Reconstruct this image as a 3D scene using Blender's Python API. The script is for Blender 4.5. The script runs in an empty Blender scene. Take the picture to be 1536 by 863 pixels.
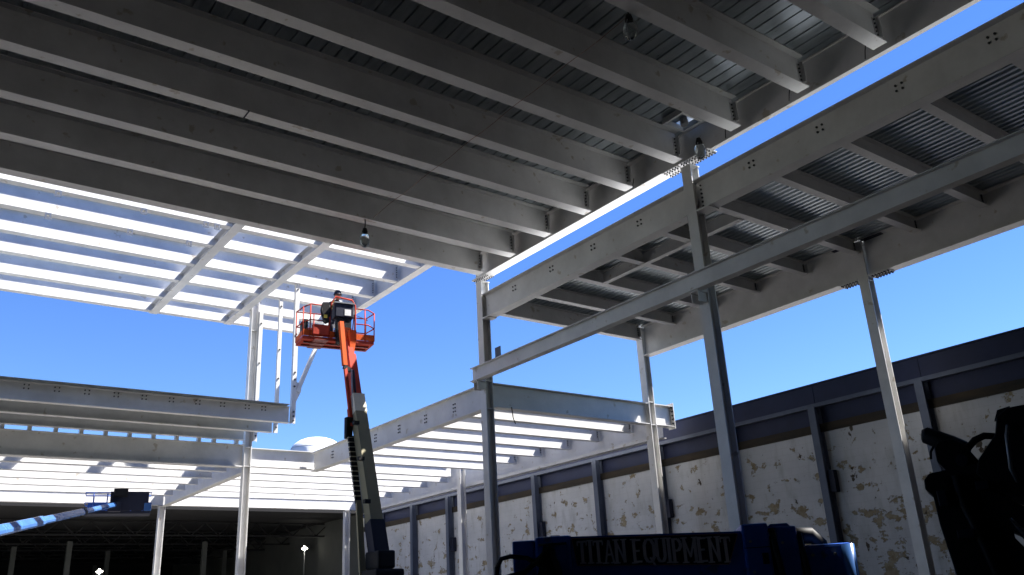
import bpy, bmesh, math, random
from mathutils import Vector, Matrix
random.seed(7)
sc = bpy.context.scene
col = sc.collection
R = math.radians
EYE = 1.6          # camera height above the ground; levels below are written relative to the eye

# ------------------------------------------------------------------ camera
cam_d = bpy.data.cameras.new('camera')
cam = bpy.data.objects.new('camera', cam_d)
col.objects.link(cam)
cam_d.sensor_width = 36.0
cam_d.lens = 1300.06 / 1536 * 36.0
cam_d.clip_end = 3000
yaw, pitch, roll = R(37.431), R(20.4793), R(-3.1506)
fw = Vector((math.cos(pitch) * math.sin(yaw), math.cos(pitch) * math.cos(yaw), math.sin(pitch)))
rt = Vector((math.cos(yaw), -math.sin(yaw), 0))
up = rt.cross(fw)
r2 = math.cos(roll) * rt + math.sin(roll) * up
u2 = -math.sin(roll) * rt + math.cos(roll) * up
m = Matrix((r2, u2, -fw)).transposed().to_4x4()
m.translation = Vector((0, 0, EYE))
cam.matrix_world = m
sc.camera = cam

# ------------------------------------------------------------------ sky and sun
SUN = Vector((0.67, -0.325, 1.0)).normalized()
w = bpy.data.worlds.new('World')
sc.world = w
w.use_nodes = True
nt = w.node_tree
bg = nt.nodes['Background']
sky = nt.nodes.new('ShaderNodeTexSky')
sky.sky_type = 'NISHITA'
sky.sun_disc = False
sky.sun_elevation = math.asin(SUN.z)
sky.sun_rotation = math.atan2(SUN.x, SUN.y)
sky.air_density = 1.0
sky.dust_density = 0.0
sky.ozone_density = 6.0
hs = nt.nodes.new('ShaderNodeHueSaturation')
hs.inputs['Saturation'].default_value = 1.18
hs.inputs['Hue'].default_value = 0.514
nt.links.new(sky.outputs[0], hs.inputs['Color'])
nt.links.new(hs.outputs[0], bg.inputs[0])
bg.inputs[1].default_value = 0.062
sun_d = bpy.data.lights.new('sun', 'SUN')
sun_d.energy = 5.0
sun_d.angle = R(0.5)
sun_d.color = (1.0, 0.96, 0.90)
sun = bpy.data.objects.new('sun', sun_d)
col.objects.link(sun)
sun.rotation_euler = (-SUN).to_track_quat('-Z', 'Y').to_euler()
sun.location = (0, 0, 40)
vs = sc.view_settings
vs.view_transform = 'Standard'
vs.look = 'None'
vs.gamma = 1.0
vs.exposure = 1.9
sc.cycles.max_bounces = 10
sc.cycles.diffuse_bounces = 6


# ------------------------------------------------------------------ materials
def new_mat(name):
    mt = bpy.data.materials.new(name)
    mt.use_nodes = True
    n = mt.node_tree.nodes
    l = mt.node_tree.links
    return mt, n, l, n['Principled BSDF']


def surf(name, c1, c2=None, rough=0.5, metal=0.0, scale=1.5, stretch=(1, 1, 1), bump=0.0, bscale=20,
         spots=None, spot_scale=6, spot_cut=0.66, spec=0.5, emit=None, emit_s=0):
    mt, n, l, b = new_mat(name)
    b.inputs['Roughness'].default_value = rough
    b.inputs['Metallic'].default_value = metal
    b.inputs['Specular IOR Level'].default_value = spec
    geo = n.new('ShaderNodeNewGeometry')
    mp = n.new('ShaderNodeVectorMath'); mp.operation = 'MULTIPLY'
    mp.inputs[1].default_value = stretch
    l.new(geo.outputs['Position'], mp.inputs[0])
    if c2 is None:
        c2 = tuple(x * 0.8 for x in c1)
    no = n.new('ShaderNodeTexNoise')
    no.inputs['Scale'].default_value = scale
    no.inputs['Detail'].default_value = 6
    no.inputs['Roughness'].default_value = 0.65
    l.new(mp.outputs[0], no.inputs['Vector'])
    rp = n.new('ShaderNodeValToRGB')
    rp.color_ramp.elements[0].position = 0.34
    rp.color_ramp.elements[1].position = 0.66
    rp.color_ramp.elements[0].color = (*c2, 1)
    rp.color_ramp.elements[1].color = (*c1, 1)
    l.new(no.outputs['Fac'], rp.inputs[0])
    out = rp.outputs[0]
    if spots:
        n2 = n.new('ShaderNodeTexNoise')
        n2.inputs['Scale'].default_value = spot_scale
        n2.inputs['Detail'].default_value = 5
        l.new(mp.outputs[0], n2.inputs['Vector'])
        r3 = n.new('ShaderNodeValToRGB')
        r3.color_ramp.elements[0].position = spot_cut
        r3.color_ramp.elements[1].position = spot_cut + 0.05
        l.new(n2.outputs['Fac'], r3.inputs[0])
        mx = n.new('ShaderNodeMix'); mx.data_type = 'RGBA'
        l.new(r3.outputs[0], mx.inputs['Factor'])
        l.new(out, mx.inputs['A'])
        mx.inputs['B'].default_value = (*spots, 1)
        out = mx.outputs['Result']
    l.new(out, b.inputs['Base Color'])
    r4 = n.new('ShaderNodeMapRange')
    r4.inputs['To Min'].default_value = max(0.05, rough - 0.12)
    r4.inputs['To Max'].default_value = min(1, rough + 0.12)
    l.new(no.outputs['Fac'], r4.inputs['Value'])
    l.new(r4.outputs[0], b.inputs['Roughness'])
    if bump:
        n3 = n.new('ShaderNodeTexNoise')
        n3.inputs['Scale'].default_value = bscale
        n3.inputs['Detail'].default_value = 4
        l.new(mp.outputs[0], n3.inputs['Vector'])
        bp = n.new('ShaderNodeBump')
        bp.inputs['Strength'].default_value = bump
        bp.inputs['Distance'].default_value = 0.01
        l.new(n3.outputs['Fac'], bp.inputs['Height'])
        l.new(bp.outputs[0], b.inputs['Normal'])
    if emit:
        b.inputs['Emission Color'].default_value = (*emit, 1)
        b.inputs['Emission Strength'].default_value = emit_s
    return mt


WHITE = surf('white_primer', (0.68, 0.675, 0.665), (0.55, 0.545, 0.535), rough=0.38, scale=1.1, bump=0.15, bscale=6,
             spots=(0.44, 0.40, 0.34), spot_scale=3.4, spot_cut=0.665)
GALV = surf('galvanised_deck', (0.48, 0.53, 0.56), (0.34, 0.385, 0.41), rough=0.32, metal=0.9, scale=2.2, stretch=(3, 0.5, 1), spots=(.2, .2, .2), spot_scale=7, spot_cut=.68)
BOLT = surf('bolt_steel', (0.055, 0.055, 0.06), rough=0.5, metal=0.4)
DARK = surf('dark_steel', (0.022, 0.025, 0.046), (0.014, 0.016, 0.032), rough=0.6, scale=0.9, bump=0.2, bscale=5, spec=.25)
POST = surf('grey_blue_steel', (0.105, 0.125, 0.175), (0.075, 0.09, 0.13), rough=0.55, scale=1.3, spec=.3)
RUST = surf('rusty_timber', (0.045, 0.032, 0.018), (0.015, 0.013, 0.010), rough=0.9, scale=2.0, stretch=(1, .4, 2), bump=0.5)
RED = surf('red_orange_paint', (0.47, 0.065, 0.040), (0.38, 0.050, 0.032), rough=0.75, scale=3, spec=.12)
ORANGE = surf('orange_paint', (0.66, 0.105, 0.018), (0.54, 0.085, 0.016), rough=0.7, scale=3, spec=.15)
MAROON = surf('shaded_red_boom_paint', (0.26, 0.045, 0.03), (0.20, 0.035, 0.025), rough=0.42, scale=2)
TAN = surf('tan_boom_paint', (0.27, 0.24, 0.14), (0.22, 0.195, 0.115), rough=0.65, scale=2, spots=(.1, .09, .06), spot_scale=4, spot_cut=.7)
CREAM = surf('cream_rungs_and_lit_band', (0.78, 0.72, 0.56), rough=0.5)  # carrier rungs, and the sunlit band coloured onto the red lift's boom
BLUE = surf('blue_paint', (0.03, 0.12, 0.56), (0.022, 0.088, 0.42), rough=0.34, scale=3, bump=.2, bscale=9, spots=(.05, .09, .26), spot_scale=5, spot_cut=.62)
LBLUE = surf('bright_blue_paint', (0.05, 0.14, 0.36), (0.04, 0.11, 0.30), rough=0.25, scale=2)
BLACK = surf('black_rubber', (0.014, 0.014, 0.016), rough=0.6, scale=3, spec=.2)
GREY = surf('grey_metal', (0.30, 0.31, 0.32), rough=0.4, metal=0.3)
CLOTH = surf('navy_workwear', (0.03, 0.035, 0.055), rough=0.9, scale=8)
VEST = surf('hi_vis_yellow', (0.75, 0.62, 0.08), rough=0.8)
SKIN = surf('skin', (0.42, 0.24, 0.16), rough=0.6)
LABEL = surf('white_label', (0.8, 0.8, 0.78), rough=0.5)
PANEL = surf('black_decal', (0.012, 0.010, 0.011), rough=0.45)
LETTER = surf('decal_letters', (0.55, 0.53, 0.58), (0.42, 0.40, 0.45), rough=0.5, scale=5)
BORDER = surf('decal_border', (0.36, 0.16, 0.14), rough=0.5)
CHROME = surf('chrome_rod', (0.75, 0.76, 0.78), rough=0.15, metal=1.0)
INTERIOR = surf('near_black_interior', (0.012, 0.012, 0.014), (0.008, 0.008, 0.009), rough=0.9, scale=.6)  # near-black base colour of the old building and the added walls
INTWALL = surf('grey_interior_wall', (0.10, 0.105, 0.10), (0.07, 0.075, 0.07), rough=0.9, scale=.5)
TANKM = surf('white_tank_paint', (0.78, 0.78, 0.78), (0.7, 0.7, 0.7), rough=0.5, scale=.8)
GROUND = surf('compacted_dirt', (0.040, 0.036, 0.031), (0.022, 0.020, 0.018), rough=0.95, scale=0.35, bump=0.6, bscale=3)
BOUNCE = surf('pale_bounce_gravel', (0.32, 0.305, 0.28), (0.24, 0.23, 0.21), rough=0.95, scale=0.5, bump=0.6, bscale=4)  # pale ground colour chosen to bounce light up under the frames
DAMPER = surf('grey_bounce_damper', (0.12, 0.12, 0.12), (0.09, 0.09, 0.09), rough=0.8)  # for the added sheet that cuts light bouncing off the deck
FASCIA = surf('navy_fascia_steel', (0.024, 0.032, 0.075), (0.016, 0.021, 0.052), rough=0.6, scale=0.9, bump=0.2, bscale=5, spec=.25)
CORD = surf('cord', (0.22, 0.10, 0.06), rough=0.7)
LAMPON = surf('lit_lamp', (0.9, 0.9, 0.85), emit=(1, 0.97, 0.85), emit_s=14)

# glass
GLASS, n, l, b = new_mat('clear_glass')
b.inputs['Base Color'].default_value = (0.6, 0.63, 0.63, 1)
b.inputs['Roughness'].default_value = 0.08
b.inputs['Transmission Weight'].default_value = 0.9
b.inputs['IOR'].default_value = 1.3


def masonry_material():
    mt, n, l, b = new_mat('peeling_painted_block')
    b.inputs['Roughness'].default_value = 0.85
    geo = n.new('ShaderNodeNewGeometry')
    sep = n.new('ShaderNodeSeparateXYZ')
    l.new(geo.outputs['Position'], sep.inputs[0])
    cmb = n.new('ShaderNodeCombineXYZ')      # wall plane -> (y, z)
    l.new(sep.outputs['Y'], cmb.inputs['X'])
    l.new(sep.outputs['Z'], cmb.inputs['Y'])

    def noise(scale, detail=6, st=(1, 1, 1), rough=.6, off=0):
        v = n.new('ShaderNodeVectorMath'); v.operation = 'MULTIPLY_ADD'
        v.inputs[1].default_value = st
        v.inputs[2].default_value = (off, off * .7, 0)
        l.new(cmb.outputs[0], v.inputs[0])
        t = n.new('ShaderNodeTexNoise')
        t.inputs['Scale'].default_value = scale
        t.inputs['Detail'].default_value = detail
        t.inputs['Roughness'].default_value = rough
        l.new(v.outputs[0], t.inputs['Vector'])
        return t.outputs['Fac']

    def ramp(f, a, bb):
        r = n.new('ShaderNodeValToRGB')
        r.color_ramp.elements[0].position = a
        r.color_ramp.elements[1].position = bb
        l.new(f, r.inputs[0])
        return r.outputs[0]

    def mix(f, a, c):
        x = n.new('ShaderNodeMix'); x.data_type = 'RGBA'
        l.new(f, x.inputs['Factor'])
        if isinstance(a, tuple): x.inputs['A'].default_value = (*a, 1)
        else: l.new(a, x.inputs['A'])
        if isinstance(c, tuple): x.inputs['B'].default_value = (*c, 1)
        else: l.new(c, x.inputs['B'])
        return x.outputs['Result']
    base = mix(ramp(noise(.55, 4), .35, .65), (0.43, 0.44, 0.455), (0.53, 0.535, 0.545))
    base = mix(ramp(noise(3.0, 5, (1, .25, 1)), .52, .75), base, (0.36, 0.36, 0.35))        # streaks of grime
    tan = mix(ramp(noise(5, 5), .4, .6), (0.215, 0.165, 0.095), (0.30, 0.255, 0.17))
    # density of the peeling grows downwards
    mr = n.new('ShaderNodeMapRange')
    mr.inputs['From Min'].default_value = 1.0
    mr.inputs['From Max'].default_value = 6.2
    mr.inputs['To Min'].default_value = 0.115
    mr.inputs['To Max'].default_value = -0.01
    l.new(sep.outputs['Z'], mr.inputs['Value'])
    ad = n.new('ShaderNodeMath'); ad.operation = 'ADD'
    l.new(noise(1.75, 10, (1, 1.25, 1), .68, 3.1), ad.inputs[0])
    l.new(mr.outputs[0], ad.inputs[1])
    peel = ramp(ad.outputs[0], .60, .615)
    c = mix(peel, base, tan)
    rim = ramp(noise(2.3, 8, (1, .7, 1), .62, 11.7), .655, .67)
    c = mix(rim, c, (0.06, 0.045, 0.03))
    # block joints
    br = n.new('ShaderNodeTexBrick')
    br.inputs['Scale'].default_value = 1.0
    br.inputs['Brick Width'].default_value = 0.41
    br.inputs['Row Height'].default_value = 0.205
    br.inputs['Mortar Size'].default_value = 0.008
    br.inputs['Color1'].default_value = (1, 1, 1, 1)
    br.inputs['Color2'].default_value = (.94, .94, .94, 1)
    br.inputs['Mortar'].default_value = (.72, .70, .67, 1)
    l.new(cmb.outputs[0], br.inputs['Vector'])
    mm = n.new('ShaderNodeMix'); mm.data_type = 'RGBA'; mm.blend_type = 'MULTIPLY'
    mm.inputs['Factor'].default_value = .28
    l.new(c, mm.inputs['A']); l.new(br.outputs['Color'], mm.inputs['B'])
    l.new(mm.outputs['Result'], b.inputs['Base Color'])
    bp = n.new('ShaderNodeBump')
    bp.inputs['Strength'].default_value = .7
    bp.inputs['Distance'].default_value = .02
    sb = n.new('ShaderNodeMath'); sb.operation = 'SUBTRACT'
    sb.inputs[0].default_value = 1
    l.new(peel, sb.inputs[1])
    l.new(sb.outputs[0], bp.inputs['Height'])
    l.new(bp.outputs[0], b.inputs['Normal'])
    return mt


MASON = masonry_material()


# ------------------------------------------------------------------ mesh helpers
class MB:
    def __init__(s):
        s.v, s.f, s.sm = [], [], []

    def add(s, vs_, fs_, smooth=False):
        k = len(s.v)
        s.v += [tuple(p) for p in vs_]
        s.f += [tuple(i + k for i in f) for f in fs_]
        s.sm += [smooth] * len(fs_)
        return s

    def box(s, x0, x1, y0, y1, z0, z1):
        v = [(x0, y0, z0), (x1, y0, z0), (x1, y1, z0), (x0, y1, z0), (x0, y0, z1), (x1, y0, z1), (x1, y1, z1), (x0, y1, z1)]
        return s.add(v, [(0, 3, 2, 1), (4, 5, 6, 7), (0, 1, 5, 4), (1, 2, 6, 5), (2, 3, 7, 6), (3, 0, 4, 7)])

    def rbox(s, x0, x1, y0, y1, z0, z1, r=.03):
        """box with chamfered edges"""
        bm = bmesh.new()
        mat = Matrix.Translation(((x0 + x1) / 2, (y0 + y1) / 2, (z0 + z1) / 2)) @ Matrix.Diagonal((x1 - x0, y1 - y0, z1 - z0, 1))
        bmesh.ops.create_cube(bm, size=1, matrix=mat)
        bmesh.ops.bevel(bm, geom=bm.edges[:], offset=r, segments=2, profile=.6, affect='EDGES')
        bm.verts.index_update()
        s.add([v.co for v in bm.verts], [[v.index for v in f.verts] for f in bm.faces])
        bm.free()
        return s

    def bar(s, a, c, wy, wz, taper=1.0, upv=(0, 0, 1)):
        a, c = Vector(a), Vector(c)
        d = (c - a).normalized()
        u = Vector(upv)
        if abs(d.dot(u)) > .98:
            u = Vector((0, 1, 0))
        sx = d.cross(u).normalized()
        uz = sx.cross(d).normalized()
        vs_ = []
        for p, k in ((a, 1.0), (c, taper)):
            for i, j in ((-1, -1), (1, -1), (1, 1), (-1, 1)):
                vs_.append(p + sx * (i * wy / 2 * k) + uz * (j * wz / 2 * k))
        return s.add(vs_, [(0, 1, 2, 3), (7, 6, 5, 4), (0, 4, 5, 1), (1, 5, 6, 2), (2, 6, 7, 3), (3, 7, 4, 0)])

    def tube(s, pts, r, n=8, caps=True):
        pts = [Vector(p) for p in pts]
        rs = r if isinstance(r, (list, tuple)) else [r] * len(pts)
        vs_, fs_ = [], []
        prev = None
        for i, p in enumerate(pts):
            d = (pts[min(i + 1, len(pts) - 1)] - pts[max(i - 1, 0)]).normalized()
            if prev is None:
                u = Vector((0, 0, 1)) if abs(d.z) < .9 else Vector((1, 0, 0))
                a = d.cross(u).normalized()
            else:
                a = (prev - d * prev.dot(d)).normalized()
            prev = a
            bb = d.cross(a)
            for k in range(n):
                t = 2 * math.pi * k / n
                vs_.append(p + (a * math.cos(t) + bb * math.sin(t)) * rs[i])
        for i in range(len(pts) - 1):
            for k in range(n):
                k2 = (k + 1) % n
                fs_.append((i * n + k, i * n + k2, (i + 1) * n + k2, (i + 1) * n + k))
        s.add(vs_, fs_, True)
        if caps:
            e = len(pts) - 1
            k0 = len(s.v) - len(vs_)
            s.f.append(tuple(k0 + k for k in range(n))[::-1]); s.sm.append(False)
            s.f.append(tuple(k0 + e * n + k for k in range(n))); s.sm.append(False)
        return s

    def prism(s, pts, y0, y1):
        """polygon in x,z (any order) extruded along y"""
        k = len(pts)
        vs_ = [(x, y0, z) for x, z in pts] + [(x, y1, z) for x, z in pts]
        fs_ = [tuple(range(k)), tuple(range(2 * k - 1, k - 1, -1))]
        for i in range(k):
            j = (i + 1) % k
            fs_.append((i, i + k, j + k, j))
        return s.add(vs_, fs_)

    def lathe(s, prof, cx=0, cy=0, n=16, smooth=True):
        vs_, fs_ = [], []
        for r, z in prof:
            for k in range(n):
                t = 2 * math.pi * k / n
                vs_.append((cx + r * math.cos(t), cy + r * math.sin(t), z))
        for i in range(len(prof) - 1):
            for k in range(n):
                k2 = (k + 1) % n
                fs_.append((i * n + k, i * n + k2, (i + 1) * n + k2, (i + 1) * n + k))
        return s.add(vs_, fs_, smooth)

    def mesh(s, name, mats):
        me = bpy.data.meshes.new(name)
        me.from_pydata(s.v, [], s.f)
        for mm in (mats if isinstance(mats, (list, tuple)) else [mats]):
            me.materials.append(mm)
        if any(s.sm):
            me.polygons.foreach_set('use_smooth', s.sm)
        bm = bmesh.new(); bm.from_mesh(me)
        bmesh.ops.recalc_face_normals(bm, faces=bm.faces[:])
        bm.to_mesh(me); bm.free()
        me.update()
        return me


def obj(name, me, parent=None, mat=None, loc=None, label=None, kind=None):
    if isinstance(me, MB):
        me = me.mesh(name, mat)
    o = bpy.data.objects.new(name, me)
    col.objects.link(o)
    if parent:
        o.parent = parent
    if loc:
        o.location = loc
    if label:
        o['label'] = label
    if kind:
        o['kind'] = kind
    return o


def tag(o, label, cat, group=None):
    o['label'] = label
    o['category'] = cat
    if group:
        o['group'] = group
    return o


def thing(name, label, cat, loc=(0, 0, 0), rz=0.0, group=None):
    o = bpy.data.objects.new(name, None)
    o.empty_display_size = .3
    col.objects.link(o)
    o.location = loc
    o.rotation_euler = (0, 0, rz)
    return tag(o, label, cat, group)


def structure(name, mb, mat):
    o = obj(name, mb, None, mat)
    o['kind'] = 'structure'
    return o


ORD = ['first', 'second', 'third', 'fourth', 'fifth', 'sixth', 'seventh', 'eighth', 'ninth', 'tenth', 'eleventh', 'twelfth', 'thirteenth', 'fourteenth']
CACHE = {}


def cached(key, fn):
    if key not in CACHE:
        CACHE[key] = fn()
    return CACHE[key]


def bolt(mb, x, y, z, axis, r=.023, h=.026, n=6):
    """hex head whose axis points along +-y, +-z or +-x"""
    ax = Vector(axis)
    mb.tube([Vector((x, y, z)), Vector((x, y, z)) + ax * h], r, n)


def ibeam(name, label, cat, group, start, axis, L, depth, bw, tf=.022, tw=.014, bolts=(), extra=None, clips=(), mat=None):
    """I-section; start = middle of the bottom flange at one end (eye-relative level)"""
    mat = mat or WHITE
    root = thing(name, label, cat, (start[0], start[1], start[2] + EYE), 0 if axis == 'x' else math.pi / 2, group)
    L = round(L, 3)
    wk = ('web', L, depth, tf, tw, mat.name)
    obj('web', cached(wk, lambda: MB().box(0, L, -tw / 2, tw / 2, tf - .003, depth - tf + .003).mesh('web', mat)), root)
    fk = ('flange', L, bw, tf, mat.name)
    fm = cached(fk, lambda: MB().box(0, L, -bw / 2, bw / 2, 0, tf).mesh('flange', mat))
    obj('bottom_flange', fm, root)
    obj('top_flange', fm, root, loc=(0, 0, depth - tf))
    if clips:
        # bolted double-angle connections at the beam's ends
        for cx in clips:
            sgn = 1 if cx < L / 2 else -1
            ck = ('clip', depth, tf, tw, sgn)

            def mk(sgn=sgn):
                q = MB()
                for sd in (-1, 1):
                    y0 = sd * tw / 2
                    q.box(min(0, sgn * .09), max(0, sgn * .09), min(y0, y0 + sd * .012), max(y0, y0 + sd * .012), depth * .2, depth * .82)
                    q.box(min(0, sgn * .012), max(0, sgn * .012), min(y0 + sd * .012, y0 + sd * .1), max(y0 + sd * .012, y0 + sd * .1), depth * .2, depth * .82)
                return q.mesh('clip_angle', mat)
            obj('clip_angle', cached(ck, mk), root, loc=(cx, 0, 0))
            bk = ('clipbolts', depth, tf, tw, sgn)

            def mk2(sgn=sgn):
                q = MB()
                for k in range(5):
                    for sd in (-1, 1):
                        bolt(q, sgn * .055, sd * (tw / 2 + .012), depth * (.27 + .12 * k), (0, sd, 0), r=.02)
                return q.mesh('clip_bolts', BOLT)
            o = obj('clip_bolts', cached(bk, mk2), root, loc=(cx, 0, 0))
            o['kind'] = 'stuff'
    if bolts:
        q = MB()
        for x, z, sd in bolts:
            bolt(q, x, sd * tw / 2, z, (0, sd, 0))
        o = obj('bolts', q, root, BOLT)
        o['kind'] = 'stuff'
    if extra:
        extra(root)
    return root


def column(label, x, y, ztop, a=.27, group='white steel columns', splice=None, cap=True, slots=0):
    """W-section column, flanges facing +-x, standing on a base plate"""
    h = ztop + EYE
    root = thing('steel_column', label, 'column', (x, y, 0), 0, group)
    t = .024
    fm = MB().box(-t / 2, t / 2, -a / 2, a / 2, .03, h - .02)
    me = fm.mesh('flange', WHITE)
    obj('flange', me, root, loc=(-a / 2 + t / 2, 0, 0))
    obj('flange', me, root, loc=(a / 2 - t / 2, 0, 0))
    obj('web', MB().box(-a / 2 + t - .003, a / 2 - t + .003, -.009, .009, .03, h - .02), root, WHITE)
    obj('base_plate', MB().box(-a * .8, a * .8, -a * .8, a * .8, .002, .03), root, WHITE)
    if cap:
        obj('cap_plate', MB().box(-a * .58, a * .58, -a * .58, a * .58, h - .02, h - .001), root, WHITE)
    if splice:
        for s in splice:
            z = s + EYE
            q = MB()
            q.box(-a / 2 + t + .002, a / 2 - t - .002, -a * .45, -.010, z - .012, z + .012)
            obj('stiffener', q, root, WHITE)
    return root


# ------------------------------------------------------------------ ground
g = MB()
g.box(-300, 300, -300, 300, -1, 0)
structure('ground', g, GROUND)
g = MB()
g.box(-120, 160, 20.2, 160, -.2, .004)
structure('bounce_ground', g, BOUNCE)  # unseen pale ground added to bounce sunlight upwards

# ------------------------------------------------------------------ columns
X1, X2 = 14.0, 20.5
Y1, Y2, Y5, Y4 = 19.74, 11.42, 31.58, 41.8
column('tall white column at the dark roof corner, right of the red lift', X1, Y1, 9.235, splice=(8.05, 6.2, 5.4))
column('tall white column in mid picture passing behind the long low beam', X1, Y2, 9.235, splice=(8.05,))
column('white column under the far corner of the corrugated deck roof', X2, Y1, 8.72, splice=(6.2, 5.45))
column('white column at right with a bright sunlit strip, against the peeling wall', X2, Y2, 8.72, splice=(7.66,))
column('white column under the sunlit upper left frame, beside the bolted beam stack', 11.4, Y5, 12.1, splice=(10.72, 6.2, 5.5))
column('white column at lower left beside the blue boom lift basket', 11.3, Y4, 5.29)
column('short white column at the far corner, left of the red lift mast', X2, Y4, 5.29)
column('white column left of the roof corner column, before the peeling wall', X2 + .1, 31.2, 6.0)

# ------------------------------------------------------------------ unseen walls left and behind, added to keep the interior dark
t = thing('light_block_walls', 'unseen dark walls left of and behind the viewer, added to block light', 'building', (-16, -12, 0))
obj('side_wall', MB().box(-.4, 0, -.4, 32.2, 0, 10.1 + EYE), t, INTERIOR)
obj('added_rear_wall', MB().box(.01, 38.5, -.4, 0, 0, 10.1 + EYE), t, INTERIOR)

# ------------------------------------------------------------------ dark roof (upper left)
ZB = 9.39
DEP1 = .74
R1Y = [19.48, 17.9, 16.3, 14.68, 13.15, 11.55, 9.87, 8.16, 6.48, 4.82, 3.15, 1.47, -.2]
GR1 = 'joists under the dark roof deck'


def splice_mark(root):
    pass


for k in range(13):
    y = R1Y[k]
    lab = ('white edge joist of the dark roof, above the blue sky gap' if k == 0 else
           'shaded white joist of the dark roof, %s up from its lower edge joist' % ORD[k - 1])
    r_ = ibeam('roof_joist', lab, 'joist', GR1, (-16.0, y, ZB), 'x', 13.79 + 16.0, DEP1, .28, clips=(29.79,))
    if k == 3:
        obj('flange_splice', MB().box(20.90, 20.93, -.141, .141, -.006, .023), r_, DARK)

def g1_plates(root, spans_):
    # splice plates with their bolts hanging under the bottom flange at the two columns
    for s0, s1 in spans_:
        p = obj('splice_plate', MB().box(s0, s1, -.16, .16, -.016, -.001), root, WHITE)
        q = MB()
        for i in range(int((s1 - s0) / .085)):
            for yv in (-.14, -.07, .05, .12):
                bolt(q, s0 + .05 + i * .085, yv, -.016, (0, 0, -1), r=.019, h=.03)
        o = obj('plate_bolts', q, p, BOLT)
        o['kind'] = 'stuff'


GY = Y2 + .25
ibeam('roof_girder', 'upper girder over the corner column, with a bright underside above the strip of sky', 'girder', 'roof girders',
      (X1, GY, 9.36), 'y', 20.05 - GY, .77, .32, tf=.028, extra=lambda r: g1_plates(r, ((.0, .45), (Y1 - GY - .42, Y1 - GY + .3))))
ibeam('roof_girder', 'upper girder of the dark roof from the middle column to the top right', 'girder', 'roof girders',
      (X1, -12.0, 9.36), 'y', GY + 12 - .004, .77, .12, tf=.028, extra=lambda r: g1_plates(r, ((GY + 12 - .95, GY + 12 - .05),)))


def deck1():
    root = thing('roof_deck', 'dark metal roof deck over the shaded joists, upper left', 'roof deck', (0, 0, 10.135 + EYE))

    def sheet(x0, L, name='sheet'):
        q = MB()
        xs = []
        for i in range(3):
            b0 = i * .30
            xs += [(b0, 0), (b0 + .262, 0), (b0 + .255, .05), (b0 + .307, .05)]
        xs.append((.90, 0))
        xs[-2] = (.893, .05)
        vs_, fs_ = [], []
        for y in (0, L):
            vs_ += [(x, y, z) for x, z in xs]
        k = len(xs)
        for i in range(k - 1):
            fs_.append((i, i + 1, k + i + 1, k + i))
        q.add(vs_, fs_)
        # upper skin closes the sheet so that it has thickness
        q.add([(0, 0, .055), (.9, 0, .055), (.9, L, .055), (0, L, .055)], [(0, 1, 2, 3)])
        return q
    for j, (y0, L) in enumerate(((-12.0, 14.0), (2.0, 9.0), (11.0, 9.1))):
        me = sheet(0, L).mesh('deck_sheet', GALV)
        for i in range(34):
            x0 = -16.2 + i * .9
            if x0 > 13.1 and j == 1:
                # short piece beside the framed roof opening
                obj('deck_sheet', sheet(0, 8.75).mesh('deck_sheet', GALV), root, loc=(x0, y0, 0))
                continue
            if x0 > 13.1 and j == 2:
                obj('deck_sheet', sheet(0, 8.55).mesh('deck_sheet', GALV), root, loc=(x0, y0 + .35, 0))
                continue
            obj('deck_sheet', me, root, loc=(x0, y0, 0))
    return root


deck1()
# framed opening in the dark deck
t = thing('opening_frame', 'small dark steel frame round the roof opening above the middle column', 'frame', (13.5, 10.98, 9.98 + EYE))
for (x0, x1, y0, y1) in ((-.42, .26, -.32, -.26), (-.42, .26, .22, .28), (-.42, -.36, -.26, .22), (.20, .26, -.26, .22)):
    obj('frame_bar', MB().box(x0, x1, y0, y1, 0, .14), t, WHITE)
obj('sky_block_lid', MB().box(-.6, .75, -.5, .5, .40, .44), t, GALV)  # lid added above the opening to block direct sky
obj('sky_block_lid_leg', MB().box(-.40, -.36, -.02, .02, .14, .40), t, DARK)
obj('vent_pipe', MB().tube([(.0, .0, -.02), (.0, .02, .36)], .09, 12), t, GREY)

# ------------------------------------------------------------------ corrugated deck roof (right)
G2B = []
r2y = [18.17, 16.49, 14.81, 13.13, 9.77, 8.09, 6.41, 4.73]


def quad(xs, z, sd=1):
    out = []
    for x in xs:
        for dx in (-.06, .06):
            for dz in (-.055, .055):
                out.append((x + dx, z + dz, sd))
    return out


def ledge_tab(x0, x1):
    def f(root):
        obj('seat_plate', MB().box(x0, x1, -.17, .17, -.02, -.001), root, WHITE)
    return f


ibeam('roof_girder', 'bolted girder between the two tall columns under the strip of sky', 'girder', 'roof girders',
      (X1, Y2 + .15, 8.04), 'y', Y1 - Y2 - .31, .75, .30, tf=.026,
      bolts=quad([v - Y2 - .15 for v in (18.17, 16.49, 14.81, 13.13)], .50), extra=ledge_tab(7.75, 8.0))
ibeam('roof_girder', 'bolted girder running up to the right edge from the middle column', 'girder', 'roof girders',
      (X1, -12.0, 8.04), 'y', Y2 + 12.0 - .15, .75, .30, tf=.026,
      bolts=quad([v + 12.0 for v in (9.77, 8.09, 6.41, 4.73)], .50) +
      [(23.17, .12 + .1 * i, 1) for i in range(6)], extra=ledge_tab(22.9, 23.25))


def g3_extra(root):
    for a0, a1 in ((.02, .5), (-.5, -.02)):
        pass


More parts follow.
